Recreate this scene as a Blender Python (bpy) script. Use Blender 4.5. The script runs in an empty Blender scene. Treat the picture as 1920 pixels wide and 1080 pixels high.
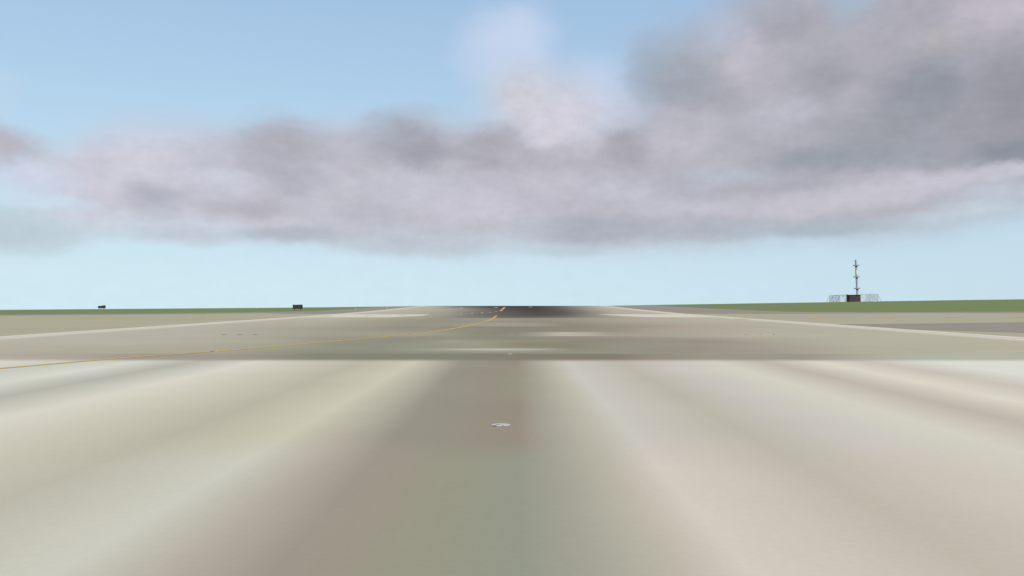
# Airport runway seen from just above the concrete, cloud bank ahead, lattice mast far on the right.
# Units are metres; +Y runs along the runway, +X to the right, z = 0 is the concrete near the camera.
import bpy, bmesh, math, random
from mathutils import Vector, Matrix
random.seed(7)
scene = bpy.context.scene
C = scene.collection
rad = math.radians

# ------------------------------------------------------------------ light and colour
SUN_AZ, SUN_EL = 152.0, 50.0          # degrees clockwise from +Y, above the horizon
SUN_W, SKY_W = 4.6, 0.10
KR, KG, KB = 1.50, 1.58, 1.66        # light that a level white surface receives, per channel / pi

def lin(c):
    out = []
    for v in c[:3]:
        v = v / 255.0
        out.append(v / 12.92 if v <= 0.04045 else ((v + 0.055) / 1.055) ** 2.4)
    return out
def alb(c):                            # base colour of a level surface that looks like sRGB c in daylight
    l = lin(c)
    return (l[0] / KR, l[1] / KG, l[2] / KB, 1.0)

# ------------------------------------------------------------------ node helpers
def new_mat(name):
    m = bpy.data.materials.new(name); m.use_nodes = True
    nt = m.node_tree; b = nt.nodes['Principled BSDF']
    return m, nt, b
def mottled(name, col, amount=0.08, scale=3.0, rough=0.9, spec=0.1, metal=0.0, bump=0.0, detail=4.0, col2=None, stretch=None):
    m, nt, b = new_mat(name)
    N, L = nt.nodes, nt.links
    tc = N.new('ShaderNodeTexCoord')
    mp = N.new('ShaderNodeMapping'); L.new(tc.outputs['Object'], mp.inputs['Vector'])
    if stretch: mp.inputs['Scale'].default_value = stretch
    nz = N.new('ShaderNodeTexNoise'); nz.inputs['Scale'].default_value = scale; nz.inputs['Detail'].default_value = detail
    L.new(mp.outputs['Vector'], nz.inputs['Vector'])
    rp = N.new('ShaderNodeValToRGB')
    a, c2 = list(col), list(col2 or col)
    if col2 is None:
        a = [v * (1 - amount) for v in a[:3]] + [1]; c2 = [v * (1 + amount) for v in c2[:3]] + [1]
    rp.color_ramp.elements[0].position = 0.3; rp.color_ramp.elements[0].color = a
    rp.color_ramp.elements[1].position = 0.7; rp.color_ramp.elements[1].color = c2
    L.new(nz.outputs['Fac'], rp.inputs['Fac'])
    L.new(rp.outputs['Color'], b.inputs['Base Color'])
    b.inputs['Roughness'].default_value = rough
    b.inputs['Metallic'].default_value = metal
    b.inputs['Specular IOR Level'].default_value = spec
    if bump:
        bp = N.new('ShaderNodeBump'); bp.inputs['Strength'].default_value = bump; bp.inputs['Distance'].default_value = 0.01
        L.new(nz.outputs['Fac'], bp.inputs['Height']); L.new(bp.outputs['Normal'], b.inputs['Normal'])
    return m

# ------------------------------------------------------------------ terrain
FK = [(-6000, 0), (-400, 0), (60, 0), (80, 0.006), (100, 0.025), (115, 0.06), (130, 0.115), (145, 0.19), (160, 0.285), (175, 0.4), (190, 0.515), (200, 0.585), (207, 0.62), (214, 0.635), (222, 0.625), (232, 0.575), (245, 0.49), (262, 0.365), (285, 0.195), (310, 0.01), (335, -0.175), (365, -0.44), (400, -0.8), (500, -2.0), (1000, -8.5), (2500, -29), (6000, -78)]
GK = [(-6000, -3.0), (-420, -3.0), (-260, -1.9), (-124, -0.94), (-62, -0.47), (-47, -0.33), (-35, -0.17), (-23, 0), (21, 0), (27, 0.1), (34, 0.24), (44, 0.4), (61, 0.67), (78, 0.93), (95, 1.21), (112, 1.48), (130, 1.7), (170, 2.05), (230, 2.2), (6000, 2.2)]
def pw(K, x):
    if x <= K[0][0]: return K[0][1]
    for (a, u), (b, v) in zip(K, K[1:]):
        if x <= b: return u + (v - u) * (x - a) / (b - a)
    return K[-1][1]
def zt(x, y): return pw(FK, y) + pw(GK, x)

def link(o, parent=None):
    C.objects.link(o)
    if parent: o.parent = parent
    return o
def obj(name, bm, mat, parent=None, smooth=False):
    me = bpy.data.meshes.new(name); bm.to_mesh(me); bm.free()
    if mat: me.materials.append(mat)
    if smooth:
        for p in me.polygons: p.use_smooth = True
    return link(bpy.data.objects.new(name, me), parent)
def thing(name, label, cat, loc=(0, 0, 0), rotz=0.0, group=None):
    o = bpy.data.objects.new(name, None); o.empty_display_size = 0.3
    o.location = loc; o.rotation_euler = (0, 0, rotz)
    tag(o, label, cat, group)
    return link(o)
def tag(o, label, cat, group=None):
    o['label'] = label; o['category'] = cat
    if group: o['group'] = group
    return o

def sheet_bm(poly, off):
    """A flat polygon cut along every terrain knot and laid on the terrain."""
    bm = bmesh.new()
    bm.faces.new([bm.verts.new((x, y, 0)) for x, y in poly])
    xs = [p[0] for p in poly]; ys = [p[1] for p in poly]
    for k, _ in GK:
        if min(xs) < k < max(xs):
            bmesh.ops.bisect_plane(bm, geom=bm.verts[:] + bm.edges[:] + bm.faces[:], plane_co=(k, 0, 0), plane_no=(1, 0, 0), dist=1e-5)
    for k, _ in FK:
        if min(ys) < k < max(ys):
            bmesh.ops.bisect_plane(bm, geom=bm.verts[:] + bm.edges[:] + bm.faces[:], plane_co=(0, k, 0), plane_no=(0, 1, 0), dist=1e-5)
    for v in bm.verts: v.co.z = zt(v.co.x, v.co.y) + off
    bm.normal_update()
    for f in bm.faces:
        if f.normal.z < 0: f.normal_flip()
    return bm
def sheet(name, poly, off, mat, parent=None):
    o = obj(name, sheet_bm(poly, off), mat, parent)
    o['kind'] = 'structure'
    return o
def band(pts, w):
    """Outline of a painted line of width w along ground points."""
    L, Rr = [], []
    for i, p in enumerate(pts):
        a = Vector(pts[max(0, i - 1)]); b = Vector(pts[min(len(pts) - 1, i + 1)])
        d = (b - a).normalized(); n = Vector((-d.y, d.x))
        ww = w[i] if isinstance(w, (list, tuple)) else w
        L.append(Vector(p) + n * ww / 2); Rr.append(Vector(p) - n * ww / 2)
    return L, Rr
def smooth_path(pts, n=8):
    out = []
    for i in range(len(pts) - 1):
        p0 = Vector(pts[max(0, i - 1)]); p1 = Vector(pts[i]); p2 = Vector(pts[i + 1]); p3 = Vector(pts[min(len(pts) - 1, i + 2)])
        for k in range(n):
            t = k / n
            out.append(0.5 * ((2 * p1) + (p2 - p0) * t + (2 * p0 - 5 * p1 + 4 * p2 - p3) * t * t + (3 * p1 - p0 - 3 * p2 + p3) * t ** 3))
    out.append(Vector(pts[-1]))
    return [(p.x, p.y) for p in out]
def painted(name, pts, w, off, mat, parent, curve=True):
    if curve: pts = smooth_path(pts)
    L, Rr = band(pts, w)
    bm = bmesh.new()
    lv = [bm.verts.new((p.x, p.y, zt(p.x, p.y) + off)) for p in L]
    rv = [bm.verts.new((p.x, p.y, zt(p.x, p.y) + off)) for p in Rr]
    for i in range(len(lv) - 1): bm.faces.new((rv[i], rv[i + 1], lv[i + 1], lv[i]))
    return obj(name, bm, mat, parent)
def patch(name, x, y, w, l, off, mat, parent):
    return obj(name, sheet_bm([(x - w / 2, y - l / 2), (x + w / 2, y - l / 2), (x + w / 2, y + l / 2), (x - w / 2, y + l / 2)], off), mat, parent)

# ------------------------------------------------------------------ solid helpers
def add_box(bm, c, s, rot=None):
    vs = []
    for dx, dy, dz in ((-1,-1,-1),(1,-1,-1),(1,1,-1),(-1,1,-1),(-1,-1,1),(1,-1,1),(1,1,1),(-1,1,1)):
        v = Vector((dx * s[0] / 2, dy * s[1] / 2, dz * s[2] / 2))
        if rot is not None: v = rot @ v
        vs.append(bm.verts.new(v + Vector(c)))
    for f in ((3,2,1,0),(4,5,6,7),(0,1,5,4),(1,2,6,5),(2,3,7,6),(3,0,4,7)):
        bm.faces.new([vs[i] for i in f])
def bevelled(bm, w, seg=2):
    bmesh.ops.bevel(bm, geom=bm.edges[:] , offset=w, segments=seg, affect='EDGES', profile=0.5)
    return bm
def box_bm(c, s, bev=0.0, rot=None):
    bm = bmesh.new(); add_box(bm, c, s, rot)
    if bev: bevelled(bm, bev)
    return bm
def add_rod(bm, a, b, r, n=8, r2=None):
    a, b = Vector(a), Vector(b); d = (b - a).normalized()
    u = d.orthogonal().normalized(); v = d.cross(u); r2 = r if r2 is None else r2
    A = [bm.verts.new(a + (u * math.cos(t) + v * math.sin(t)) * r) for t in [2 * math.pi * i / n for i in range(n)]]
    B = [bm.verts.new(b + (u * math.cos(t) + v * math.sin(t)) * r2) for t in [2 * math.pi * i / n for i in range(n)]]
    for i in range(n): bm.faces.new((A[i], A[(i + 1) % n], B[(i + 1) % n], B[i]))
    bm.faces.new(A[::-1]); bm.faces.new(B)
def rod_bm(*a, **k):
    bm = bmesh.new(); add_rod(bm, *a, **k); return bm
def lathe_bm(prof, n=40):
    bm = bmesh.new(); rings = []
    for r, z in prof:
        if r < 1e-6: rings.append([bm.verts.new((0, 0, z))])
        else: rings.append([bm.verts.new((r * math.cos(2 * math.pi * i / n), r * math.sin(2 * math.pi * i / n), z)) for i in range(n)])
    for A, B in zip(rings, rings[1:]):
        for i in range(n):
            j = (i + 1) % n
            if len(A) == 1: bm.faces.new((A[0], B[i], B[j]))
            elif len(B) == 1: bm.faces.new((A[i], B[0], A[j]))
            else: bm.faces.new((A[i], B[i], B[j], A[j]))
    bmesh.ops.recalc_face_normals(bm, faces=bm.faces[:])
    return bm

# ------------------------------------------------------------------ world: daylight sky and the cloud bank
world = bpy.data.worlds.new('World'); scene.world = world; world.use_nodes = True
wn, wl = world.node_tree.nodes, world.node_tree.links
wn.clear()
def W(t, **k):
    n = wn.new(t)
    for a, v in k.items(): setattr(n, a, v)
    return n
def wmath(op, a, b=None, c=None, clamp=False):
    n = W('ShaderNodeMath', operation=op, use_clamp=clamp)
    for i, v in enumerate((a, b, c)):
        if v is None: continue
        if isinstance(v, (int, float)): n.inputs[i].default_value = v
        else: wl.new(v, n.inputs[i])
    return n.outputs[0]
def wmix(f, a, b, blend='MIX'):
    n = W('ShaderNodeMix', data_type='RGBA', blend_type=blend)
    for i, v in ((0, f), (6, a), (7, b)):
        if isinstance(v, (int, float)): n.inputs[i].default_value = v
        elif isinstance(v, (tuple, list)): n.inputs[i].default_value = tuple(v)
        else: wl.new(v, n.inputs[i])
    return n.outputs[2]
tc = W('ShaderNodeTexCoord')
sep = W('ShaderNodeSeparateXYZ'); wl.new(tc.outputs['Generated'], sep.inputs[0])
zp = wmath('MAXIMUM', sep.outputs[2], 0.0)
zc = wmath('SQRT', wmath('MULTIPLY_ADD', zp, zp, 0.010))           # the pale low band of air reaches a little higher and goes on below level, where the land falls away
cmb = W('ShaderNodeCombineXYZ'); wl.new(sep.outputs[0], cmb.inputs[0]); wl.new(sep.outputs[1], cmb.inputs[1]); wl.new(zc, cmb.inputs[2])
sky = W('ShaderNodeTexSky', sky_type='NISHITA'); sky.sun_disc = False
sky.sun_elevation = rad(SUN_EL); sky.sun_rotation = rad(SUN_AZ)
sky.altitude = 0; sky.air_density = 1.0; sky.dust_density = 1.0; sky.ozone_density = 1.0
wl.new(cmb.outputs[0], sky.inputs['Vector'])
# grade of the clear air: gamma and gain per channel
SKY_GAMMA, SKY_GAIN = (0.55, 0.49, 0.33), (2.74, 3.37, 4.72)
sp = W('ShaderNodeSeparateColor'); wl.new(sky.outputs[0], sp.inputs[0])
cc = W('ShaderNodeCombineColor')
for i in range(3):
    wl.new(wmath('MULTIPLY', wmath('POWER', sp.outputs[i], SKY_GAMMA[i]), SKY_GAIN[i]), cc.inputs[i])
colour = cc.outputs[0]
# direction as azimuth / elevation in degrees, warped by soft noise
az = wmath('MULTIPLY', wmath('ARCTAN2', sep.outputs[0], sep.outputs[1]), 57.29578)
el = wmath('MULTIPLY', wmath('ARCSINE', sep.outputs[2]), 57.29578)
ae = W('ShaderNodeCombineXYZ'); wl.new(az, ae.inputs[0]); wl.new(el, ae.inputs[1])
mpw = W('ShaderNodeMapping'); mpw.inputs['Scale'].default_value = (0.75, 1.25, 1); wl.new(ae.outputs[0], mpw.inputs[0])
def wnoise(scale, detail, rough, off):
    n = W('ShaderNodeTexNoise'); n.inputs['Scale'].default_value = scale; n.inputs['Detail'].default_value = detail; n.inputs['Roughness'].default_value = rough
    a = W('ShaderNodeVectorMath', operation='ADD'); a.inputs[1].default_value = off
    wl.new(mpw.outputs[0], a.inputs[0]); wl.new(a.outputs[0], n.inputs['Vector'])
    return n
n1 = wnoise(0.42, 5.0, 0.6, (3.1, 8.7, 1.3))
s1 = W('ShaderNodeVectorMath', operation='SUBTRACT'); wl.new(n1.outputs['Color'], s1.inputs[0]); s1.inputs[1].default_value = (0.5, 0.5, 0.5)
m1 = W('ShaderNodeVectorMath', operation='MULTIPLY'); wl.new(s1.outputs[0], m1.inputs[0]); m1.inputs[1].default_value = (2.6, 1.7, 0.0)
low = W('ShaderNodeMapRange'); low.inputs[1].default_value = 2.5; low.inputs[2].default_value = 7.0; low.inputs[3].default_value = 0.4; wl.new(el, low.inputs[0])
m2 = W('ShaderNodeVectorMath', operation='SCALE'); wl.new(m1.outputs[0], m2.inputs[0]); wl.new(low.outputs[0], m2.inputs['Scale'])   # flatter undersides
wv = W('ShaderNodeVectorMath', operation='ADD'); wl.new(ae.outputs[0], wv.inputs[0]); wl.new(m2.outputs[0], wv.inputs[1])
# (azimuth, elevation, half width, half height, tilt in degrees, sRGB, cover, core)
CLOUDS = [
    (-30.63, 11.97, 1.8, 2.58, 0, (190, 214, 235), 0.5, 0.0),
    (-29.52, 4.12, 5.25, 1.86, 0, (189, 205, 214), 0.8, 0.25),
    (-25.73, 6.73, 5.63, 3.54, 0, (204, 204, 216), 0.85, 0.2),
    (-21.06, 7.29, 9.04, 4.13, 0, (202, 201, 213), 0.92, 0.35),
    (-12.51, 7.45, 10.85, 4.82, 0, (196, 195, 207), 0.95, 0.35),
    (-3.72, 7.43, 11.66, 5.26, 0, (191, 190, 201), 0.96, 0.4),
    (5.57, 7.41, 11.58, 5.07, 0, (190, 188, 200), 0.96, 0.45),
    (14.25, 8.53, 12.58, 6.06, -6, (183, 182, 193), 0.96, 0.45),
    (23.77, 8.67, 13.8, 5.71, -5, (181, 180, 191), 0.96, 0.5),
    (-30.6, 8.79, 3.35, 1.81, 8, (185, 181, 192), 0.95, 0.15),
    (-28.75, 7.01, 3.47, 1.2, 0, (205, 212, 230), 0.85, 0.15),
    (-28.07, 5.75, 3.51, 0.79, 0, (203, 221, 237), 0.8, 0.1),
    (-29.26, 3.92, 4.75, 1.62, 0, (189, 204, 215), 0.7, 0.1),
    (-16.42, 10.79, 13.35, 0.96, 0, (190, 206, 226), 0.35, 0.0),
    (-0.62, 15.91, 4.32, 4.02, 0, (197, 212, 236), 0.88, 0.15),
    (0.59, 17.03, 3.29, 2.38, 0, (201, 215, 239), 0.5, 0.0),
    (5.24, 13.58, 3.43, 2.77, 0, (198, 211, 235), 0.8, 0.0),
    (1.45, 12.64, 5.52, 3.63, 0, (204, 205, 217), 0.85, 0.15),
    (6.77, 11.9, 3.74, 2.47, 0, (199, 203, 220), 0.8, 0.0),
    (2.83, 11.64, 4.48, 3.15, 0, (211, 207, 220), 0.85, 0.05),
    (0.59, 12.98, 2.42, 2.31, 0, (205, 204, 212), 0.6, 0.0),
    (12.31, 13.48, 7.24, 5.28, 14, (171, 175, 187), 0.92, 0.2),
    (19.64, 14.54, 10.69, 7.03, -10, (177, 176, 187), 0.97, 0.45),
    (27.98, 13.08, 9.12, 8.4, 0, (172, 171, 182), 0.97, 0.45),
    (20.57, 17.41, 2.42, 1.33, 0, (163, 186, 206), 0.85, 0.0),
    (16.38, 17.73, 4.13, 1.97, 0, (170, 174, 188), 0.7, 0.0),
    (13.31, 16.58, 2.62, 1.86, 0, (184, 192, 212), 0.55, 0.0),
    (-23.3, 8.42, 3.8, 2.65, 0, (206, 205, 218), 0.8, 0.0),
    (-23.16, 9.99, 3.81, 1.11, 0, (198, 208, 228), 0.55, 0.0),
    (-25.46, 8.13, 1.41, 1.53, 0, (197, 199, 212), 0.5, 0.0),
    (-22.25, 6.22, 2.97, 1.58, 0, (175, 177, 190), 0.85, 0.0),
    (-18.14, 7.58, 2.81, 1.16, 0, (205, 208, 223), 0.8, 0.0),
    (-18.93, 9.15, 2.48, 1.92, 0, (190, 195, 208), 0.5, 0.0),
    (-14.81, 9.77, 4.21, 2.77, 0, (173, 173, 184), 0.92, 0.1),
    (-15.77, 8.82, 2.24, 1.63, 0, (177, 178, 190), 0.5, 0.0),
    (-14.32, 7.56, 3.09, 1.48, 0, (172, 173, 186), 0.75, 0.0),
    (-11.03, 9.48, 3.0, 1.99, 0, (183, 182, 194), 0.6, 0.0),
    (-7.32, 10.34, 4.08, 2.5, 0, (167, 169, 181), 0.92, 0.1),
    (-6.13, 9.5, 2.91, 1.84, 0, (160, 160, 172), 0.85, 0.0),
    (-1.66, 9.81, 4.49, 2.35, 0, (171, 170, 181), 0.9, 0.1),
    (-5.79, 12.17, 3.08, 0.86, 0, (176, 191, 208), 0.5, 0.0),
    (-9.18, 8.03, 5.05, 1.34, 0, (187, 186, 198), 0.5, 0.0),
    (-7.15, 7.4, 5.44, 1.42, 0, (198, 199, 212), 0.75, 0.0),
    (-16.72, 5.84, 5.08, 1.18, 0, (180, 178, 189), 0.9, 0.0),
    (-9.17, 5.74, 3.7, 1.08, 0, (181, 184, 196), 0.75, 0.0),
    (-13.81, 4.25, 5.21, 0.87, 0, (177, 181, 193), 0.9, 0.1),
    (-15.11, 5.02, 5.8, 0.6, 0, (198, 194, 205), 0.6, 0.0),
    (-20.44, 4.1, 6.38, 0.84, 0, (187, 190, 201), 0.6, 0.0),
    (-3.03, 6.15, 5.85, 1.71, 0, (202, 199, 212), 0.85, 0.0),
    (-9.51, 4.65, 4.37, 0.81, 0, (191, 190, 202), 0.6, 0.0),
    (-6.12, 3.73, 7.16, 1.16, 0, (189, 198, 208), 0.9, 0.25),
    (2.14, 10.55, 2.76, 1.14, 0, (211, 208, 219), 0.6, 0.0),
    (4.55, 9.11, 6.17, 1.68, 0, (182, 180, 191), 0.75, 0.0),
    (6.94, 10.01, 2.89, 2.17, 0, (165, 164, 175), 0.9, 0.0),
    (1.11, 9.14, 3.8, 1.35, 0, (179, 178, 189), 0.6, 0.0),
    (2.14, 7.61, 5.17, 1.15, 0, (196, 193, 205), 0.65, 0.0),
    (7.27, 6.98, 3.73, 0.95, 0, (199, 200, 213), 0.75, 0.0),
    (4.88, 4.63, 6.15, 1.57, 0, (172, 176, 188), 0.92, 0.15),
    (1.45, 4.88, 2.41, 1.17, 0, (183, 192, 202), 0.6, 0.0),
    (3.17, 3.27, 4.12, 0.55, 0, (185, 200, 208), 0.7, 0.0),
    (-0.28, 5.74, 3.79, 1.03, 0, (199, 198, 211), 0.5, 0.0),
    (8.82, 14.6, 2.7, 3.21, -20, (160, 174, 191), 0.75, 0.0),
    (10.82, 13.87, 3.5, 2.89, 0, (161, 166, 177), 0.8, 0.0),
    (12.47, 12.19, 3.95, 1.62, 0, (163, 165, 175), 0.7, 0.0),
    (14.61, 14.93, 2.59, 2.35, 0, (191, 188, 199), 0.85, 0.0),
    (15.88, 13.59, 1.91, 1.73, 0, (183, 180, 191), 0.6, 0.0),
    (17.48, 16.72, 4.08, 1.82, 0, (166, 166, 177), 0.8, 0.0),
    (19.33, 13.34, 3.38, 2.48, 0, (159, 159, 170), 0.85, 0.0),
    (11.32, 11.33, 4.97, 1.5, 0, (189, 187, 198), 0.7, 0.0),
    (17.14, 11.55, 4.09, 1.75, 0, (189, 190, 202), 0.8, 0.0),
    (20.84, 11.98, 1.81, 1.55, 0, (182, 180, 192), 0.6, 0.0),
    (22.05, 14.77, 3.55, 1.8, 0, (173, 171, 182), 0.5, 0.0),
    (25.66, 14.88, 2.52, 1.61, 0, (183, 180, 184), 0.85, 0.0),
    (28.94, 16.24, 3.96, 1.68, 0, (196, 189, 202), 0.9, 0.0),
    (29.45, 14.61, 1.83, 1.27, 0, (179, 174, 187), 0.5, 0.0),
    (24.93, 12.17, 4.53, 3.15, -12, (143, 149, 160), 0.9, 0.0),
    (29.42, 11.47, 3.39, 4.34, 0, (146, 147, 157), 0.85, 0.0),
    (22.32, 10.32, 6.18, 2.32, 0, (154, 158, 167), 0.75, 0.0),
    (27.68, 9.58, 4.58, 2.23, 0, (153, 154, 164), 0.75, 0.0),
    (19.61, 8.73, 7.32, 1.59, -4, (150, 156, 166), 0.9, 0.0),
    (23.77, 8.82, 4.61, 1.39, 0, (157, 162, 173), 0.75, 0.0),
    (29.0, 8.43, 3.68, 1.0, -10, (138, 146, 157), 0.95, 0.05),
    (10.31, 9.92, 4.34, 1.52, 0, (193, 190, 202), 0.75, 0.0),
    (10.97, 7.47, 4.65, 1.07, 0, (179, 181, 193), 0.75, 0.0),
    (13.77, 7.95, 4.22, 1.05, 0, (185, 192, 205), 0.6, 0.0),
    (16.81, 7.19, 4.73, 0.78, 0, (170, 172, 184), 0.75, 0.0),
    (23.75, 6.75, 9.78, 1.25, -7, (200, 198, 210), 0.9, 0.05),
    (17.74, 5.85, 6.55, 1.11, -2, (199, 196, 208), 0.85, 0.0),
    (29.0, 7.46, 3.42, 0.71, -9, (200, 199, 213), 0.8, 0.0),
    (28.98, 5.85, 4.99, 1.49, -4, (191, 200, 212), 0.85, 0.1),
    (10.97, 6.04, 5.97, 0.87, 0, (198, 199, 212), 0.7, 0.0),
    (12.61, 4.53, 6.22, 1.0, 0, (176, 184, 195), 0.9, 0.1),
    (19.28, 4.51, 5.82, 0.78, -3, (171, 184, 194), 0.9, 0.05),
    (26.01, 5.09, 5.27, 0.8, -3, (194, 210, 221), 0.7, 0.0),
]
wvec = wv.outputs[0]
for ci, (a, e, rxx, ryy, rot, col, cover, core) in enumerate(CLOUDS):
    if ci and ci % 40 == 0:            # tie the strokes into batches, so that the shader evaluates them one batch after another
        tie = W('ShaderNodeVectorMath', operation='MULTIPLY_ADD'); wl.new(colour, tie.inputs[0]); tie.inputs[1].default_value = (1e-9, 1e-9, 1e-9); wl.new(wvec, tie.inputs[2])
        wvec = tie.outputs[0]
    mp = W('ShaderNodeMapping', vector_type='TEXTURE')
    mp.inputs['Location'].default_value = (a, e, 0); mp.inputs['Rotation'].default_value = (0, 0, rad(-rot)); mp.inputs['Scale'].default_value = (rxx, ryy, 1)
    wl.new(wvec, mp.inputs[0])
    ln = W('ShaderNodeVectorMath', operation='LENGTH'); wl.new(mp.outputs[0], ln.inputs[0])
    mr = W('ShaderNodeMapRange', interpolation_type='SMOOTHERSTEP')
    mr.inputs[1].default_value = core; mr.inputs[2].default_value = 1.08; mr.inputs[3].default_value = cover; mr.inputs[4].default_value = 0.0
    wl.new(ln.outputs['Value'], mr.inputs[0])
    l = lin(col)
    colour = wmix(mr.outputs[0], colour, (l[0] / SKY_W, l[1] / SKY_W, l[2] / SKY_W, 1))
fine = W('ShaderNodeMapRange'); fine.inputs[1].default_value = 0.25; fine.inputs[2].default_value = 0.75; fine.inputs[3].default_value = 0.935; fine.inputs[4].default_value = 1.065
sepc = W('ShaderNodeSeparateColor'); wl.new(colour, sepc.inputs[0])
greyness = W('ShaderNodeMapRange'); greyness.inputs[1].default_value = 0.66; greyness.inputs[2].default_value = 0.80
wl.new(wmath('DIVIDE', sepc.outputs[0], wmath('MAXIMUM', sepc.outputs[2], 0.01)), greyness.inputs[0])
n2 = wnoise(1.1, 5.0, 0.6, (7.7, 2.2, 5.1)); wl.new(n2.outputs['Fac'], fine.inputs[0])
gain = wmath('MULTIPLY_ADD', wmath('SUBTRACT', fine.outputs[0], 1.0), greyness.outputs[0], 1.0)
vsc = W('ShaderNodeVectorMath', operation='SCALE'); wl.new(colour, vsc.inputs[0]); wl.new(gain, vsc.inputs['Scale']); colour = vsc.outputs[0]
bg = W('ShaderNodeBackground'); wl.new(colour, bg.inputs[0]); bg.inputs[1].default_value = SKY_W
world.cycles.sampling_method = 'MANUAL'; world.cycles.sample_map_resolution = 512
wo = W('ShaderNodeOutputWorld'); wl.new(bg.outputs[0], wo.inputs[0])

sd = bpy.data.lights.new('sun', 'SUN'); sd.energy = SUN_W; sd.angle = rad(0.5); sd.color = (1.0, 0.94, 0.86)
so = link(bpy.data.objects.new('sun', sd))
sv = Vector((math.sin(rad(SUN_AZ)) * math.cos(rad(SUN_EL)), math.cos(rad(SUN_AZ)) * math.cos(rad(SUN_EL)), math.sin(rad(SUN_EL))))
so.rotation_euler = (-sv).to_track_quat('-Z', 'Y').to_euler(); so.location = (60, -60, 80)

# ------------------------------------------------------------------ materials
def streaked(name, col, lo=0.95, hi=1.05):
    m, nt, b = new_mat(name); N, L = nt.nodes, nt.links
    tc = N.new('ShaderNodeTexCoord'); mp = N.new('ShaderNodeMapping'); L.new(tc.outputs['Object'], mp.inputs[0])
    mp.inputs['Scale'].default_value = (0.03, 0.22, 1)
    a = N.new('ShaderNodeTexNoise'); a.inputs['Scale'].default_value = 1.0; a.inputs['Detail'].default_value = 5; L.new(mp.outputs[0], a.inputs['Vector'])
    r = N.new('ShaderNodeMapRange'); r.inputs[1].default_value = 0.3; r.inputs[2].default_value = 0.7; r.inputs[3].default_value = lo; r.inputs[4].default_value = hi
    L.new(a.outputs['Fac'], r.inputs[0])
    mx = N.new('ShaderNodeVectorMath'); mx.operation = 'SCALE'; mx.inputs[0].default_value = col[:3]; L.new(r.outputs[0], mx.inputs['Scale'])
    L.new(mx.outputs[0], b.inputs['Base Color']); b.inputs['Roughness'].default_value = 0.95; b.inputs['Specular IOR Level'].default_value = 0.0
    return m
M_grass = streaked('grass', alb((121, 135, 96)), 0.95, 1.04)
M_taxi = streaked('old_concrete', alb((171, 169, 149)), 0.96, 1.04)
M_asph = streaked('asphalt', alb((150, 146, 138)), 0.95, 1.05)
M_asph2 = streaked('grey_asphalt', alb((145, 145, 140)), 0.96, 1.04)
M_edge = mottled('cream_paint', alb((212, 209, 195)), 0.03, 0.8, 0.9, 0.0)
M_yellow = mottled('yellow_paint', alb((203, 171, 108)), 0.10, 1.2, 0.85, 0.0)
M_ochre = mottled('worn_yellow_paint', alb((196, 168, 116)), 0.08, 1.2, 0.9, 0.0)
M_pale = mottled('faded_white_paint', alb((186, 182, 168)), 0.08, 1.0, 0.9, 0.0)
M_palley = mottled('faded_yellow_paint', alb((186, 172, 140)), 0.06, 1.0, 0.9, 0.0)
M_patch = streaked('bleached_concrete', alb((208, 205, 190)), 0.98, 1.02)
# runway: stain map + aggregate
M_rwy, nt, b = new_mat('runway_concrete'); N, L = nt.nodes, nt.links
at_ = N.new('ShaderNodeAttribute'); at_.attribute_name = 'wear'
tcx = N.new('ShaderNodeTexCoord')
nf = N.new('ShaderNodeTexNoise'); nf.inputs['Scale'].default_value = 22.0; nf.inputs['Detail'].default_value = 6; L.new(tcx.outputs['Object'], nf.inputs['Vector'])
nb = N.new('ShaderNodeTexNoise'); nb.inputs['Scale'].default_value = 0.45; nb.inputs['Detail'].default_value = 4; L.new(tcx.outputs['Object'], nb.inputs['Vector'])
r1 = N.new('ShaderNodeMapRange'); r1.inputs[1].default_value = 0.25; r1.inputs[2].default_value = 0.75; r1.inputs[3].default_value = 0.975; r1.inputs[4].default_value = 1.025; L.new(nf.outputs['Fac'], r1.inputs[0])
r2 = N.new('ShaderNodeMapRange'); r2.inputs[1].default_value = 0.25; r2.inputs[2].default_value = 0.75; r2.inputs[3].default_value = 0.975; r2.inputs[4].default_value = 1.025; L.new(nb.outputs['Fac'], r2.inputs[0])
mm = N.new('ShaderNodeMath'); mm.operation = 'MULTIPLY'; L.new(r1.outputs[0], mm.inputs[0]); L.new(r2.outputs[0], mm.inputs[1])
vs = N.new('ShaderNodeVectorMath'); vs.operation = 'SCALE'; L.new(at_.outputs['Color'], vs.inputs[0]); L.new(mm.outputs[0], vs.inputs['Scale'])
L.new(vs.outputs[0], b.inputs['Base Color']); b.inputs['Roughness'].default_value = 0.95; b.inputs['Specular IOR Level'].default_value = 0.0

# ------------------------------------------------------------------ the ground
RL, RR = -22.5, 21.4                 # runway edges
G0, T0, A0, R0, P0 = 0.0, 0.008, 0.013, 0.018, 0.024
def grid_sheet(name, xs, ys, off, mat):
    bm = bmesh.new()
    V = [[bm.verts.new((x, y, zt(x, y) + off)) for x in xs] for y in ys]
    for j in range(len(ys) - 1):
        for i in range(len(xs) - 1):
            bm.faces.new((V[j][i], V[j][i + 1], V[j + 1][i + 1], V[j + 1][i]))
    return bm
gxs = sorted(set([k for k, _ in GK] + [-2500, -1000, 1000, 2500]))
gys = [k for k, _ in FK]
ground = obj('grass_field', grid_sheet('grass_field', gxs, gys, G0, M_grass), M_grass); ground['kind'] = 'structure'

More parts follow.
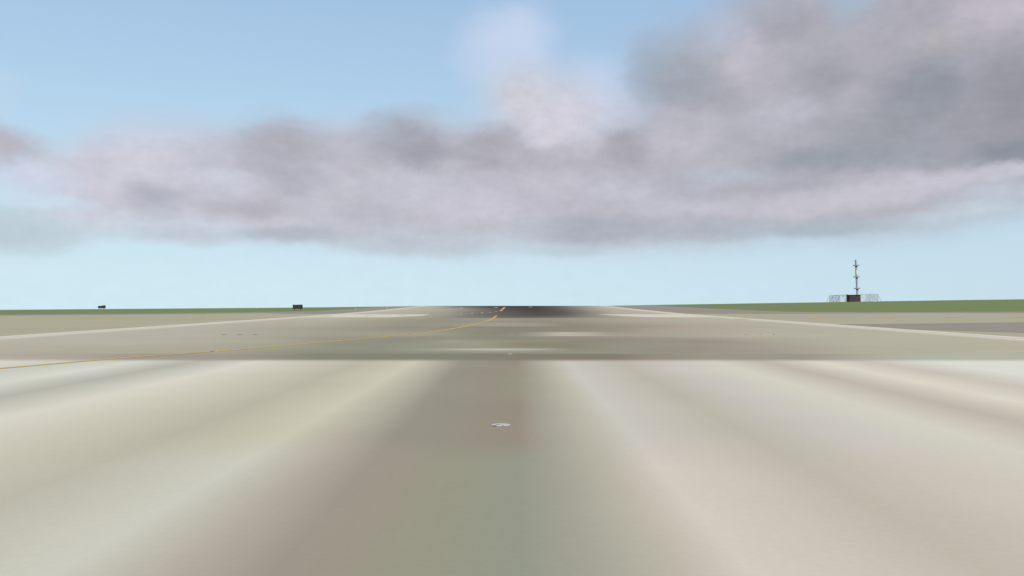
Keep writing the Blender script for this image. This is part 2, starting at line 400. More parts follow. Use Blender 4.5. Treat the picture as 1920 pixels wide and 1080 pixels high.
taxiway = sheet('concrete_taxiway', [(-300, 8), (RL, 8), (RL, 110), (-33.2, 122), (-37, 130), (-58, 129.5), (-300, 129)], T0, M_taxi)
apron = sheet('concrete_apron', [(RR, -60), (130, -60), (130, 60), (48, 84.5), (41, 93), (31.4, 98.8), (RR, 112)], T0, M_taxi)
taxi_edge = sheet('taxiway_edge_strip', [(-300, 129), (-58, 129.5), (-37, 130), (-33.2, 122), (RL, 110), (RL, 145), (-33.2, 148), (-40, 142.5), (-62, 142), (-300, 142)], T0, M_asph2)
shoulder_l = sheet('runway_shoulder', [(-33.2, 148), (RL, 145), (RL, 420), (-31, 420), (-31, 186)], T0, M_asph)
shoulder_r = sheet('runway_shoulder', [(RR, 112), (31.4, 98.8), (41, 93), (48, 84.5), (130, 60), (130, 66), (52.4, 91.8), (43.5, 99), (34.5, 112.7), (33, 165), (31.5, 205), (31.5, 420), (RR, 420)], T0, M_asph)
side_taxi = sheet('asphalt_taxiway', [(RR, 50.2), (23.02, 46.15), (24.32, 42.64), (30, 28), (40, 5), (90, 5), (90, 40), (60, 48.5), (45, 53), (32.37, 56.74), (25.75, 58.65), (RR, 59.7)], A0, M_asph)

# runway concrete with its stain map (wear, rubber and bleaching, in ground coordinates)
ROWS = [
    (23.79, [(-13.85, (177, 170, 155)), (-12.42, (173, 166, 152)), (-10.99, (165, 158, 146)), (-9.99, (159, 152, 140)), (-8.13, (158, 152, 140)), (-6.7, (152, 146, 133)), (-5.55, (134, 134, 118)), (-3.83, (131, 132, 116)), (-1.69, (131, 131, 115)), (-0.54, (132, 128, 114)), (0.03, (131, 125, 111)), (2.6, (131, 125, 112)), (3.61, (147, 140, 126)), (5.04, (152, 149, 135)), (6.75, (154, 151, 140)), (7.61, (151, 148, 134)), (8.9, (169, 166, 152)), (10.76, (176, 178, 163)), (13.62, (176, 178, 162))]),
    (25.61, [(-14.91, (177, 170, 155)), (-13.37, (173, 166, 152)), (-11.83, (165, 158, 146)), (-10.75, (159, 152, 140)), (-8.75, (158, 152, 140)), (-7.21, (152, 146, 133)), (-5.98, (134, 134, 118)), (-4.13, (131, 132, 116)), (-1.82, (131, 131, 115)), (-0.59, (132, 128, 114)), (0.03, (131, 125, 111)), (2.8, (131, 125, 112)), (3.88, (147, 140, 126)), (5.42, (152, 149, 135)), (7.27, (154, 151, 140)), (8.19, (151, 148, 134)), (9.58, (169, 166, 152)), (11.58, (176, 178, 163)), (14.66, (176, 178, 162))]),
    (25.88, [(-15.06, (176, 170, 154)), (-11.33, (172, 170, 150)), (-8.84, (165, 163, 143)), (-5.73, (140, 140, 122)), (-1.84, (142, 143, 125)), (-0.12, (144, 140, 124)), (1.74, (146, 148, 130)), (5.17, (150, 149, 133)), (7.35, (161, 158, 143)), (9.84, (176, 176, 152)), (14.82, (178, 178, 155))]),
    (27.19, [(-15.83, (177, 174, 158)), (-9.29, (168, 165, 147)), (-6.67, (148, 148, 130)), (-4.38, (140, 142, 126)), (-1.93, (152, 152, 136)), (-0.62, (160, 158, 142)), (0.69, (152, 152, 135)), (1.83, (145, 145, 128)), (5.43, (149, 145, 130)), (7.88, (162, 155, 142)), (10.33, (176, 172, 155)), (15.56, (180, 177, 157))]),
    (28.11, [(-16.36, (178, 174, 158)), (-9.6, (169, 166, 148)), (-6.9, (150, 150, 132)), (-4.53, (142, 144, 127)), (-2.84, (158, 158, 140)), (-1.83, (184, 183, 166)), (-0.64, (194, 191, 175)), (0.71, (176, 177, 160)), (1.72, (142, 140, 122)), (3.08, (146, 146, 130)), (5.61, (149, 145, 130)), (8.15, (162, 155, 142)), (10.68, (176, 170, 155)), (16.09, (180, 177, 157))]),
    (29.11, [(-16.94, (179, 175, 160)), (-9.94, (171, 168, 150)), (-7.14, (154, 153, 136)), (-4.69, (143, 144, 127)), (-1.89, (150, 150, 132)), (-0.67, (150, 148, 130)), (0.74, (140, 138, 120)), (1.79, (136, 134, 116)), (3.19, (147, 147, 130)), (5.81, (150, 147, 132)), (8.44, (164, 158, 145)), (11.06, (176, 172, 156)), (16.66, (180, 176, 156))]),
    (31.31, [(-18.23, (181, 175, 163)), (-13.71, (178, 175, 160)), (-10.7, (172, 170, 152)), (-7.68, (158, 157, 140)), (-6.18, (142, 143, 126)), (-3.16, (150, 150, 132)), (-1.28, (155, 154, 135)), (0.23, (135, 132, 113)), (1.73, (135, 133, 115)), (3.43, (147, 147, 130)), (6.25, (151, 148, 133)), (9.08, (166, 160, 147)), (11.9, (178, 175, 158)), (17.93, (180, 176, 156))]),
    (33.89, [(-19.72, (182, 178, 166)), (-14.83, (180, 178, 163)), (-9.54, (170, 170, 152)), (-6.68, (150, 148, 132)), (-4.44, (143, 140, 127)), (-2.4, (160, 158, 140)), (-0.16, (146, 145, 124)), (2.28, (143, 137, 122)), (4.73, (148, 143, 130)), (7.17, (151, 144, 131)), (9.82, (169, 165, 150)), (12.88, (179, 176, 158)), (19.4, (181, 177, 158))]),
    (36.38, [(-18.99, (182, 178, 166)), (-12.42, (176, 173, 157)), (-7.17, (151, 148, 133)), (-4.77, (143, 140, 127)), (-2.58, (146, 143, 128)), (-1.49, (140, 137, 123)), (0.26, (138, 136, 118)), (2.45, (145, 139, 125)), (4.64, (148, 143, 130)), (7.26, (158, 152, 140)), (10.54, (171, 168, 152)), (13.82, (180, 177, 160)), (20.82, (181, 178, 160))]),
    (38.95, [(-20.33, (182, 178, 166)), (-13.3, (177, 174, 158)), (-7.68, (157, 154, 137)), (-5.11, (152, 150, 134)), (-2.76, (145, 146, 128)), (-0.89, (138, 140, 124)), (0.28, (142, 142, 128)), (1.92, (151, 148, 135)), (4.26, (153, 150, 136)), (6.61, (163, 160, 144)), (10.12, (176, 174, 156)), (21.83, (182, 179, 162))]),
    (40.15, [(-20.96, (182, 178, 166)), (-13.71, (178, 175, 160)), (-7.92, (159, 156, 138)), (-4.06, (158, 158, 140)), (-1.64, (138, 140, 122)), (0.05, (142, 143, 128)), (1.01, (167, 163, 150)), (1.98, (199, 195, 182)), (3.19, (189, 185, 171)), (4.39, (167, 163, 149)), (6.81, (166, 164, 147)), (10.43, (177, 175, 157)), (22.5, (183, 180, 163))]),
    (41.5, [(-21.66, (182, 178, 166)), (-14.17, (178, 175, 160)), (-8.18, (159, 156, 138)), (-4.19, (160, 158, 141)), (-1.7, (138, 139, 121)), (0.05, (140, 139, 123)), (1.05, (159, 155, 142)), (2.05, (171, 168, 154)), (3.29, (165, 161, 147)), (4.54, (156, 153, 138)), (7.04, (166, 163, 146)), (10.78, (178, 175, 157)), (23.26, (183, 180, 163))]),
    (43.09, [(-21.19, (182, 178, 166)), (-14.72, (178, 175, 160)), (-8.5, (161, 158, 141)), (-4.35, (160, 157, 140)), (-1.76, (139, 137, 120)), (0.05, (140, 137, 121)), (1.09, (164, 160, 147)), (2.12, (195, 191, 178)), (3.42, (185, 181, 167)), (4.72, (158, 154, 139)), (7.31, (168, 162, 147)), (11.19, (177, 173, 157)), (22.85, (183, 180, 163))]),
    (45.38, [(-22.32, (182, 178, 166)), (-15.5, (177, 174, 159)), (-8.95, (161, 158, 141)), (-5.95, (154, 150, 135)), (-3.22, (147, 146, 128)), (-1.86, (140, 138, 120)), (0.05, (136, 134, 117)), (3.06, (142, 140, 122)), (4.97, (150, 147, 130)), (7.7, (169, 162, 148)), (11.79, (176, 172, 157)), (24.07, (183, 180, 163))]),
    (50.47, [(-23.31, (182, 178, 166)), (-17.24, (179, 175, 160)), (-11.17, (160, 158, 142)), (-6.62, (148, 143, 130)), (-3.58, (146, 143, 127)), (-0.24, (137, 134, 119)), (3.4, (142, 139, 122)), (5.52, (150, 147, 130)), (8.56, (168, 160, 147)), (13.11, (176, 172, 157)), (25.25, (183, 180, 163))]),
    (54.35, [(-23.47, (182, 178, 166)), (-18.56, (179, 175, 160)), (-12.03, (166, 164, 148)), (-7.12, (148, 144, 131)), (-3.86, (143, 140, 125)), (-1.24, (138, 135, 122)), (1.05, (138, 135, 120)), (3.66, (139, 136, 120)), (7.58, (154, 150, 136)), (10.85, (170, 164, 149)), (17.39, (180, 175, 160)), (25.56, (184, 181, 164))]),
    (56.2, [(-22.58, (183, 179, 166)), (-12.44, (168, 166, 150)), (-7.37, (151, 147, 133)), (-3.99, (154, 151, 135)), (-1.28, (161, 156, 142)), (1.08, (156, 151, 137)), (3.79, (141, 138, 122)), (7.84, (156, 150, 137)), (11.22, (170, 166, 150)), (17.98, (180, 176, 160)), (26.43, (184, 181, 164))]),
    (63.36, [(-23.55, (183, 180, 166)), (-14.02, (172, 170, 153)), (-8.31, (153, 150, 135)), (-4.5, (150, 147, 131)), (-1.45, (160, 155, 141)), (1.22, (154, 149, 136)), (3.51, (143, 140, 123)), (8.84, (163, 158, 143)), (12.65, (174, 170, 154)), (27.89, (184, 181, 164))]),
    (68.2, [(-25.34, (183, 180, 166)), (-15.09, (174, 172, 155)), (-10.99, (159, 156, 140)), (-5.66, (148, 145, 128)), (-1.56, (146, 142, 128)), (1.31, (142, 139, 122)), (5.41, (154, 150, 135)), (9.51, (169, 165, 148)), (15.66, (179, 176, 160)), (30.02, (184, 181, 164))]),
    (74.71, [(-25.52, (183, 180, 166)), (-15.63, (177, 174, 158)), (-12.04, (166, 163, 146)), (-6.2, (149, 146, 130)), (-1.71, (158, 154, 141)), (1.89, (148, 145, 127)), (5.93, (157, 153, 138)), (10.42, (173, 169, 152)), (17.16, (180, 177, 161)), (30.64, (185, 182, 166))]),
    (83.03, [(-25.86, (184, 181, 167)), (-17.38, (180, 177, 162)), (-13.38, (170, 168, 151)), (-6.89, (150, 148, 131)), (-1.9, (151, 148, 135)), (2.1, (144, 141, 124)), (7.59, (160, 156, 141)), (16.58, (180, 176, 159)), (31.56, (185, 182, 166))]),
    (85.79, [(-24.14, (186, 183, 168)), (-17.95, (183, 180, 165)), (-13.82, (174, 171, 154)), (-8.67, (160, 158, 141)), (-6.09, (140, 138, 124)), (-3.51, (122, 119, 109)), (0.1, (108, 105, 98)), (4.23, (117, 114, 105)), (6.81, (144, 140, 128)), (10.94, (172, 168, 150)), (17.13, (183, 180, 164)), (30.02, (186, 183, 168))]),
    (101.11, [(-25.41, (187, 184, 170)), (-16.9, (178, 175, 160)), (-10.82, (168, 166, 150)), (-7.17, (150, 147, 133)), (-5.05, (123, 120, 110)), (-1.7, (101, 98, 91)), (2.55, (86, 83, 79)), (5.59, (100, 97, 92)), (8.63, (141, 137, 124)), (11.67, (173, 170, 154)), (20.19, (184, 180, 164)), (32.34, (186, 183, 168))]),
    (122.47, [(-27.1, (187, 184, 170)), (-18.26, (181, 178, 163)), (-13.11, (172, 169, 153)), (-8.69, (152, 149, 135)), (-6.11, (127, 124, 113)), (-2.06, (99, 96, 90)), (3.09, (80, 78, 75)), (6.78, (96, 93, 88)), (10.46, (141, 137, 124)), (14.14, (175, 171, 156)), (24.45, (185, 182, 166))]),
    (156.52, [(-25.22, (185, 182, 168)), (-16.75, (179, 175, 160)), (-11.11, (164, 161, 147)), (-6.4, (125, 122, 112)), (-2.64, (90, 88, 84)), (3.01, (72, 71, 69)), (7.72, (98, 95, 90)), (12.42, (147, 143, 131)), (16.19, (178, 174, 158)), (25.6, (185, 182, 166))]),
    (185.65, [(-22.1, (185, 182, 168)), (-16.52, (175, 171, 156)), (-12.61, (140, 137, 126)), (-5.36, (80, 79, 76)), (3.57, (68, 68, 68)), (8.6, (100, 98, 93)), (12.5, (139, 136, 126)), (18.08, (181, 177, 162)), (21.43, (185, 182, 166))]),
    (208.18, [(-23.53, (185, 182, 168)), (-18.53, (167, 163, 150)), (-13.52, (118, 116, 109)), (-6.01, (74, 74, 73)), (4.01, (68, 68, 68)), (9.01, (95, 93, 90)), (14.02, (139, 136, 127)), (20.28, (183, 179, 165))]),
]
NEAR, FAR = 8.9, 9.6
STREAKS = [   # (X, colour near the camera, colour further up the slab)
 (-13.4,(220,216,200),(220,216,200)), (-11.1,(197,199,187),(197,199,187)), (-9.5,(211,213,201),(211,213,201)), (-8.1,(180,180,168),(180,180,168)),
 (-6.55,(217,213,197),(214,212,198)), (-5.2,(200,197,180),(200,197,180)), (-3.85,(186,183,167),(184,181,163)), (-2.55,(201,202,189),(201,198,178)),
 (-1.9,(178,173,159),(178,174,158)), (-1.35,(158,150,137),(150,148,134)), (-0.6,(152,151,132),(148,144,130)), (0.02,(148,152,135),(150,141,127)),
 (0.4,(163,162,147),(165,163,149)), (0.9,(187,183,167),(187,184,168)), (1.28,(209,202,190),(200,197,187)), (1.9,(202,195,183),(194,190,179)),
 (2.6,(187,183,168),(185,182,167)), (3.6,(200,193,181),(199,195,187)), (5.0,(209,207,193),(209,207,192)), (6.23,(188,181,168),(188,181,168)),
 (7.5,(216,213,197),(216,213,197)), (8.85,(199,192,180),(199,192,180)), (10.4,(217,218,206),(217,218,206)), (14.0,(219,220,208),(219,220,208))]
def lerp(a, b, t): return tuple(u + (v - u) * t for u, v in zip(a, b))
def seg(K, x, i):
    if x <= K[0][0]: return K[0][i]
    for p, q in zip(K, K[1:]):
        if x <= q[0]: return lerp(p[i], q[i], (x - p[0]) / (q[0] - p[0]))
    return K[-1][i]
def rows_col(x, y):
    if y <= ROWS[0][0]: return seg(ROWS[0][1], x, 1)
    for (ya, ra), (yb, rb) in zip(ROWS, ROWS[1:]):
        if y <= yb: return lerp(seg(ra, x, 1), seg(rb, x, 1), (y - ya) / (yb - ya))
    return seg(ROWS[-1][1], x, 1)
def wear(x, y):
    t = min(1, max(0, (y - NEAR + 0.8) / 1.6))
    a = lerp(seg(STREAKS, x, 1), seg(STREAKS, x, 2), t)
    if y > 13.0 and -0.6 < x < 0.9:                            # the rusty stain on the centre turns olive further on
        k = min(1, (y - 13.0) / 1.6) * min(1, max(0, (20.6 - y) / 0.8)) * min(1, (x + 0.6) / 0.5, (0.9 - x) / 0.4)
        a = lerp(a, seg([(0.0, (149, 147, 128)), (0.4, (164, 161, 145)), (0.9, (186, 183, 168))], x, 1), k)
    if y > 22.06:
        s = min(1, (y - 22.06) / 1.5); s = s * s * (3 - 2 * s)
        c = lerp(a, rows_col(x, y), s)
    else: c = a
    e = min(x - RL, RR - x)                                    # pale dust along the painted edge
    if e < 2.4: c = lerp((210, 207, 193), c, max(0.0, (e - 1.0) / 1.4))
    return c
ys = [-60, -30, -10, 0] + [2 + 0.5 * i for i in range(39)]
ys += [21.5, 21.9, 22.06, 22.3, 22.55, 22.8, 23.05, 23.3, 23.56]
yy = 24.0
for a, _ in ROWS: ys.append(a)
while yy < 230: ys.append(yy); yy *= 1.022
ys += [k for k, _ in FK if -60 < k < 430] + [420]
ys = sorted(set(round(v, 3) for v in ys)); ys = [v for i, v in enumerate(ys) if i == 0 or v - ys[i - 1] > 0.02 or v in [k for k, _ in FK]]
xs = sorted(set([RL, RL + 0.7, RL + 1.0, RL + 2.4, RR - 2.4, RR - 1.0, RR - 0.7, RR, 21.0] + [s[0] for s in STREAKS] + [round(-22.5 + 0.45 * i, 3) for i in range(98)]))
bm = grid_sheet('runway', xs, ys, R0, M_rwy)
lay = bm.verts.layers.float_color.new('wear')
for v in bm.verts: v[lay] = alb(wear(v.co.x, v.co.y))
runway = obj('runway', bm, M_rwy); runway['kind'] = 'structure'

# painted lines and slabs of the runway
sheet_part = lambda n, poly, off, m, par: obj(n, sheet_bm(poly, off), m, par)
sheet_part('edge_line', [(RL, -20), (RL + 0.75, -20), (RL + 0.75, 400), (RL, 400)], P0, M_edge, runway)
sheet_part('edge_line', [(RR - 0.75, -20), (RR, -20), (RR, 400), (RR - 0.75, 400)], P0, M_edge, runway)
sheet_part('pale_slab', [(RL + 0.8, 86.8), (-12.6, 87.4), (-10.4, 97), (-10.2, 106.9), (RL + 0.8, 107.3)], P0 - 0.003, M_patch, runway)
sheet_part('pale_slab', [(9.8, 107.6), (11.6, 95), (13.4, 88.2), (RR - 0.8, 87.6), (RR - 0.8, 107.4)], P0 - 0.003, M_patch, runway)
LEAD = [(-12.9, 15.8), (-11.6, 19.9), (-10.45, 23.86), (-9.08, 26.9), (-7.72, 31.4), (-6.45, 35.6), (-4.86, 41.9), (-3.8, 48.2), (-3.05, 56.19), (-2.45, 66.73), (-2.2, 77.0), (-2.17, 99.3)]
painted('guide_line', LEAD, 0.22, P0, M_yellow, runway)
painted('guide_line', [(-2.47, 137), (-2.45, 156.5), (-2.4, 186)], 0.42, P0, M_ochre, runway)
for x, y, w, l, m in [(-20.09, 93.8, 0.6, 3.0, M_ochre), (-15.98, 95.5, 0.5, 3.0, M_ochre), (-12.95, 101, 0.42, 3.5, M_ochre), (-10.09, 104.8, 0.4, 4.0, M_ochre),
                      (-8.22, 107.6, 0.3, 4.5, M_palley), (-6.94, 111, 0.3, 4.5, M_palley), (-5.77, 115.5, 0.3, 4.5, M_pale), (-4.62, 120, 0.32, 5.0, M_pale), (-3.68, 125, 0.28, 5.0, M_palley), (-2.96, 129.7, 0.28, 5.0, M_palley)]:
    patch('yellow_dash', x, y, w, l, P0 + 0.003, m, runway)
for x, y in ((-10.76, 173.6), (-4.15, 181.5), (3.06, 188.2)):
    patch('white_bar', x, y, 0.85, 6.0, P0, M_pale, runway)
# lines of the taxiways on both sides
painted('guide_line', [(-22.6, 77.2), (-32.6, 85), (-45.3, 98), (-56, 108)], 0.5, T0 + 0.006, M_ochre, taxiway)
for x, y, w, l in ((-34.87, 100.2, 1.2, 2.0), (-67.3, 130.6, 0.7, 2.4)): patch('yellow_dash', x, y, w, l, T0 + 0.006, M_ochre, taxiway)
for x, y, w, l in ((-67.0, 135.6, 0.8, 4.0), (-49.4, 133.4, 0.8, 2.6)): patch('yellow_dash', x, y, w, l, T0 + 0.006, M_yellow, taxi_edge)
patch('yellow_dash', -45.9, 127.9, 0.75, 3.0, T0 + 0.006, M_ochre, taxiway)
patch('yellow_dash', 20.0, 78.8, 1.0, 1.9, P0 + 0.003, M_ochre, runway)
for x, y, w, l in ((26.1, 77.5, 1.0, 2.0), (30.6, 74, 0.95, 1.8), (35.7, 72.4, 0.8, 1.8), (40.1, 70.7, 0.6, 1.8)): patch('yellow_dash', x, y, w, l, T0 + 0.006, M_ochre, apron)
painted('guide_line', [(RR + 0.1, 59.9), (25.75, 58.85), (32.37, 56.94), (45, 53.2), (60, 48.7)], 0.28, A0 + 0.006, M_ochre, side_taxi, curve=False)
painted('guide_line', [(RR + 0.1, 49.8), (23.0, 46.0), (24.3, 42.5), (30, 27.9), (40, 4.9)], 0.16, A0 + 0.006, M_ochre, side_taxi, curve=False)

# ------------------------------------------------------------------ flush runway lights
M_housing = mottled('light_housing_metal', (0.33, 0.305, 0.30, 1), 0.15, 30, 0.6, 0.25, 0.0)
M_dark = mottled('dark_window_glass', (0.05, 0.055, 0.055, 1), 0.2, 30, 0.25, 0.5)
M_prism = mottled('white_prism_glass', (0.72, 0.76, 0.74, 1), 0.05, 30, 0.2, 0.5)
M_under = mottled('steel_base_ring', (0.12, 0.12, 0.115, 1), 0.2, 30, 0.6, 0.3)
def flush_light(label, x, y, group, dia=0.25):
    r = dia / 2
    t = thing('runway_light', label, 'runway light', (x, y, zt(x, y) + R0 + 0.0005), 0.0, group)
    obj('base_ring', lathe_bm([(0, 0.0), (r * 0.98, 0.0), (r * 1.0, 0.001), (r * 0.96, 0.0035), (0, 0.0036)]), M_under, t, True)
    obj('housing', lathe_bm([(0, 0.003), (r * 0.96, 0.0036), (r * 0.94, 0.005), (r * 0.78, 0.0085), (r * 0.5, 0.0105), (0, 0.011)]), M_housing, t, True)
    # sloped window notch that faces down the runway, with a white prism below it
    w = obj('window', box_bm((-0.20 * r, -0.55 * r, 0.0085), (0.42 * r, 0.34 * r, 0.0085), 0.0008), M_dark, t)
    obj('prism', box_bm((-0.17 * r, -0.84 * r, 0.0066), (0.44 * r, 0.16 * r, 0.0046), 0.0008), M_prism, t)
    for sx in (-0.54, 0.20):
        obj('cheek', box_bm((sx * r, -0.80 * r, 0.0066), (0.26 * r, 0.16 * r, 0.0050), 0.0006), M_dark, t)
    return t
LG = 'flush lights along the runway centre'
flush_light('pale round flush light with dark window, large and nearest in the foreground slab', -0.19, 10.77, LG, 0.25)
flush_light('tiny pale flush light at the near edge of the darker concrete band', -0.2, 25.5, LG, 0.19)
flush_light('farthest flush centre light, a white speck beside the streaky pale concrete', -0.2, 40.75, LG, 0.17)

M_lampdark = mottled('dark_light_casing', (0.06, 0.058, 0.05, 1), 0.2, 30, 0.7, 0.2)
M_lampgrey = mottled('grey_light_rim', (0.22, 0.21, 0.18, 1), 0.2, 30, 0.7, 0.2)
def dark_light(label, x, y, group, w=0.22, off=R0, h=0.008):
    t = thing('pavement_light', label, 'pavement light', (x, y, zt(x, y) + off + 0.0005), 0, group)
    obj('rim', lathe_bm([(0, 0), (w, 0.0), (w * 0.97, 0.004), (w * 0.7, 0.009), (0, 0.0095)], 28), M_lampgrey, t, True)
    obj('lens_head', box_bm((-w * 0.45, 0, 0.009 + h / 2), (w * 0.7, w * 0.9, h), 0.004), M_lampdark, t)
    return t
TL = 'dark pavement lights left of the runway centre'
dark_light('leftmost of three dark flush lights on the left half of the runway', -13.34, 40.7, TL)
dark_light('middle of three dark flush lights on the left half of the runway', -12.61, 40.7, TL)
dark_light('rightmost of three dark flush lights on the left half of the runway', -11.9, 40.7, TL)
TR = 'small pavement lights right of the runway centre'
dark_light('leftmost of three tiny specks of light fittings on the right half of the runway', 10.65, 41.1, TR, 0.08, h=0.006)
dark_light('middle of three tiny specks of light fittings on the right half of the runway', 11.28, 41.0, TR, 0.06, h=0.008)
dark_light('rightmost of three tiny specks of light fittings on the right half of the runway', 11.91, 41.0, TR, 0.05, h=0.022)
TY = 'dark lights along the yellow guide line'
dark_light('dark light on the yellow guide line at far left, nearest of those on the line', -9.13, 26.75, TY, 0.12)
dark_light('dark light on the yellow guide line near the middle of its long straight run', -6.72, 34.75, TY, 0.1)
dark_light('dark light on the yellow guide line just before it bends up the runway', -4.95, 41.6, TY, 0.12)

# ------------------------------------------------------------------ runway edge lights, cabinet
M_white = mottled('white_enamel', (0.75, 0.75, 0.72, 1), 0.05, 8, 0.5, 0.3)
M_galv = mottled('galvanised_steel', (0.30, 0.31, 0.32, 1), 0.12, 4, 0.55, 0.4)
def edge_light(label, x, y):
    t = thing('edge_light', label, 'edge light', (x, y, zt(x, y) + T0), 0, 'white edge lights on the left shoulder')
    obj('stem', rod_bm((0, 0, 0), (0, 0, 0.2), 0.03), M_galv, t)
    obj('base_plate', lathe_bm([(0, 0), (0.12, 0), (0.12, 0.015), (0.03, 0.02), (0, 0.02)], 20), M_galv, t)
    obj('lamp_head', lathe_bm([(0, 0.19), (0.05, 0.19), (0.055, 0.25), (0.045, 0.29), (0, 0.3)], 20), M_white, t, True)
edge_light('small white edge light on the grey shoulder nearer the green grass', -28.1, 155)
edge_light('small white edge light right beside the pale left edge line of the runway', -23.0, 157.5)
cx, cy = -87.9, 300.0
cab = thing('equipment_cabinet', 'tiny pale green cabinet low on the far left horizon', 'cabinet', (cx, cy, zt(cx, cy)), rad(12))
M_cab = mottled('pale_green_paint', (0.52, 0.58, 0.54, 1), 0.06, 3, 0.6, 0.3)
obj('plinth', box_bm((0, 0, 0.06), (0.8, 0.6, 0.14), 0.01), M_galv, cab)
obj('body', box_bm((0, 0, 0.33), (0.7, 0.5, 0.4), 0.02), M_cab, cab)
obj('lid', box_bm((0, 0, 0.55), (0.78, 0.58, 0.045), 0.01), M_cab, cab)
obj('door', box_bm((0, -0.256, 0.33), (0.56, 0.015, 0.32), 0.004), M_white, cab)

# ------------------------------------------------------------------ the two dark boards in the grass
M_board = mottled('black_board_frame', (0.012, 0.014, 0.013, 1), 0.2, 6, 0.5, 0.3)
M_face = mottled('dark_brown_board_face', (0.022, 0.020, 0.016, 1), 0.3, 2.2, 0.6, 0.25, col2=(0.045, 0.034, 0.018, 1))
M_leg = mottled('dark_olive_steel', (0.03, 0.032, 0.018, 1), 0.2, 6, 0.6, 0.3)
def board_panel(t, x0, x1, z0, z1, d=0.24, tilt=0.0):
    w, h = x1 - x0, z1 - z0; cx, cz = (x0 + x1) / 2, (z0 + z1) / 2
    rt = Matrix.Rotation(tilt, 3, 'Y')
    p = obj('board', box_bm((cx, 0, cz), (w, d, h), 0.02, rt), M_board, t)
    f = obj('face', box_bm((cx, -d / 2 - 0.004, cz), (w - 0.14, 0.012, h - 0.14), 0.004, rt), M_face, p)
    return p
sx, sy = -39.2, 158.9; g = zt(sx, sy)
s2 = thing('guidance_sign', 'dark rectangular sign board on two short legs in grass beside the left shoulder', 'airfield sign', (sx, sy, g), rad(6), 'dark boards standing in the left grass')
board_panel(s2, -0.87, 0.87, 0.34 - g, 1.10 - g, tilt=rad(-1.2))
for lx in (-0.54, 0.53): 
    lg = obj('leg', rod_bm((lx, 0, -0.03), (lx, 0, 0.37 - g), 0.055), M_leg, s2)
    obj('foot_plate', box_bm((lx, 0, 0.0), (0.22, 0.22, 0.03), 0.006), M_leg, lg)
sx, sy = -95.75, 204.5; g = zt(sx, sy)
s1 = thing('guidance_sign', 'smaller stepped dark sign board near the far left end of the grass', 'airfield sign', (sx, sy, g), rad(8), 'dark boards standing in the left grass')
board_panel(s1, -0.81, 0.10, 0.13 - g, 0.70 - g)
board_panel(s1, 0.103, 0.81, 0.125 - g, 0.83 - g, 0.27)
for lx in (0.47, -0.55):
    lg = obj('leg', rod_bm((lx, 0, -0.05), (lx, 0, 0.16 - g), 0.05 if lx > 0 else 0.03), M_leg, s1)
    obj('foot_plate', box_bm((lx, 0, 0.0), (0.2, 0.2, 0.03), 0.006), M_leg, lg)

# ------------------------------------------------------------------ antenna site on the right: hut, mast, fence
M_brick = mottled('brown_brick', (0.055, 0.035, 0.030, 1), 0.2, 1.4, 0.9, 0.1, col2=(0.085, 0.052, 0.045, 1))
M_hutdoor = mottled('dark_grey_door', (0.048, 0.046, 0.048, 1), 0.35, 1.2, 0.8, 0.1, stretch=(4, 4, 0.6))
M_roof = mottled('dark_roof_felt', (0.055, 0.05, 0.05, 1), 0.15, 2, 0.9, 0.1)
M_cap = mottled('pale_roof_sheet', (0.55, 0.58, 0.6, 1), 0.05, 2, 0.6, 0.3)
hx, hy = 124.25, 327.55; hz = zt(hx, hy)
hut = thing('equipment_hut', 'low brown brick hut with flat dark roof at the foot of the mast', 'hut', (hx, hy, hz))
HT = 4.16 - hz
obj('wall', box_bm((0, 0, HT / 2 - 0.1), (3.9, 3.1, HT + 0.2), 0.03), M_brick, hut)
rf = obj('roof', box_bm((0.03, 0, HT + 0.07), (4.3, 3.5, 0.14), 0.02), M_roof, hut)
obj('roof_sheet', box_bm((-1.2, 0.55, HT + 0.22), (1.7, 2.0, 0.16), 0.02), M_cap, rf)
dr = obj('door', box_bm((-0.35, -1.57, HT / 2 - 0.06), (1.7, 0.07, HT - 0.2), 0.01), M_hutdoor, hut)
obj('handle', rod_bm((0.6, -1.63, 1.0), (0.6, -1.63, 1.25), 0.025), M_galv, dr)
obj('corner_pier', box_bm((1.98, -1.4, HT / 2 - 0.35), (0.22, 0.4, HT - 0.6), 0.02), M_brick, hut)

M_mast = mottled('grey_mast_steel', (0.36, 0.35, 0.38, 1), 0.12, 0.9, 0.7, 0.2, col2=(0.44, 0.43, 0.46, 1))
M_mast2 = mottled('dull_mast_plate', (0.22, 0.225, 0.235, 1), 0.1, 2, 0.6, 0.3)
M_brk = mottled('dark_clamp_steel', (0.07, 0.07, 0.08, 1), 0.15, 4, 0.6, 0.3)
M_cream = mottled('cream_marker_panel', (0.60, 0.52, 0.38, 1), 0.2, 3.0, 0.6, 0.2, col2=(0.72, 0.70, 0.58, 1))
mx, my = 127.55, 332.0; mz = zt(mx, my)
mast = thing('antenna_mast', 'tall leaning grey mast with three cross platforms rising behind the brown hut', 'mast', (mx, my, mz))
H = 17.46 - mz
def mpos(z): return -0.60 * (z / H)                      # the mast leans a little to the left
S = [(0.0, 6.6 - mz), (6.95 - mz, 10.9 - mz), (11.24 - mz, 15.2 - mz), (15.55 - mz, H)]
for i, (z0, z1) in enumerate(S):
    bm = bmesh.new()
    rt = Matrix.Rotation(rad(38), 3, 'Z')
    a = Vector((mpos((z0 + z1) / 2), 0, (z0 + z1) / 2)); d = z1 - z0
    lean = Matrix.Rotation(-0.60 / H * 0.6, 3, 'Y')
    add_box(bm, a, (0.58, 0.58, d), lean @ rt)
    sg = obj('mast_section', bevelled(bm, 0.03), M_mast, mast)
    # climbing conduit that ends short of the section top
    obj('conduit', rod_bm((a.x + 0.30, -0.16, z0), (a.x + 0.30, -0.16, z1 - (0.9 if i == 3 else 0.1)), 0.075), M_mast, sg)
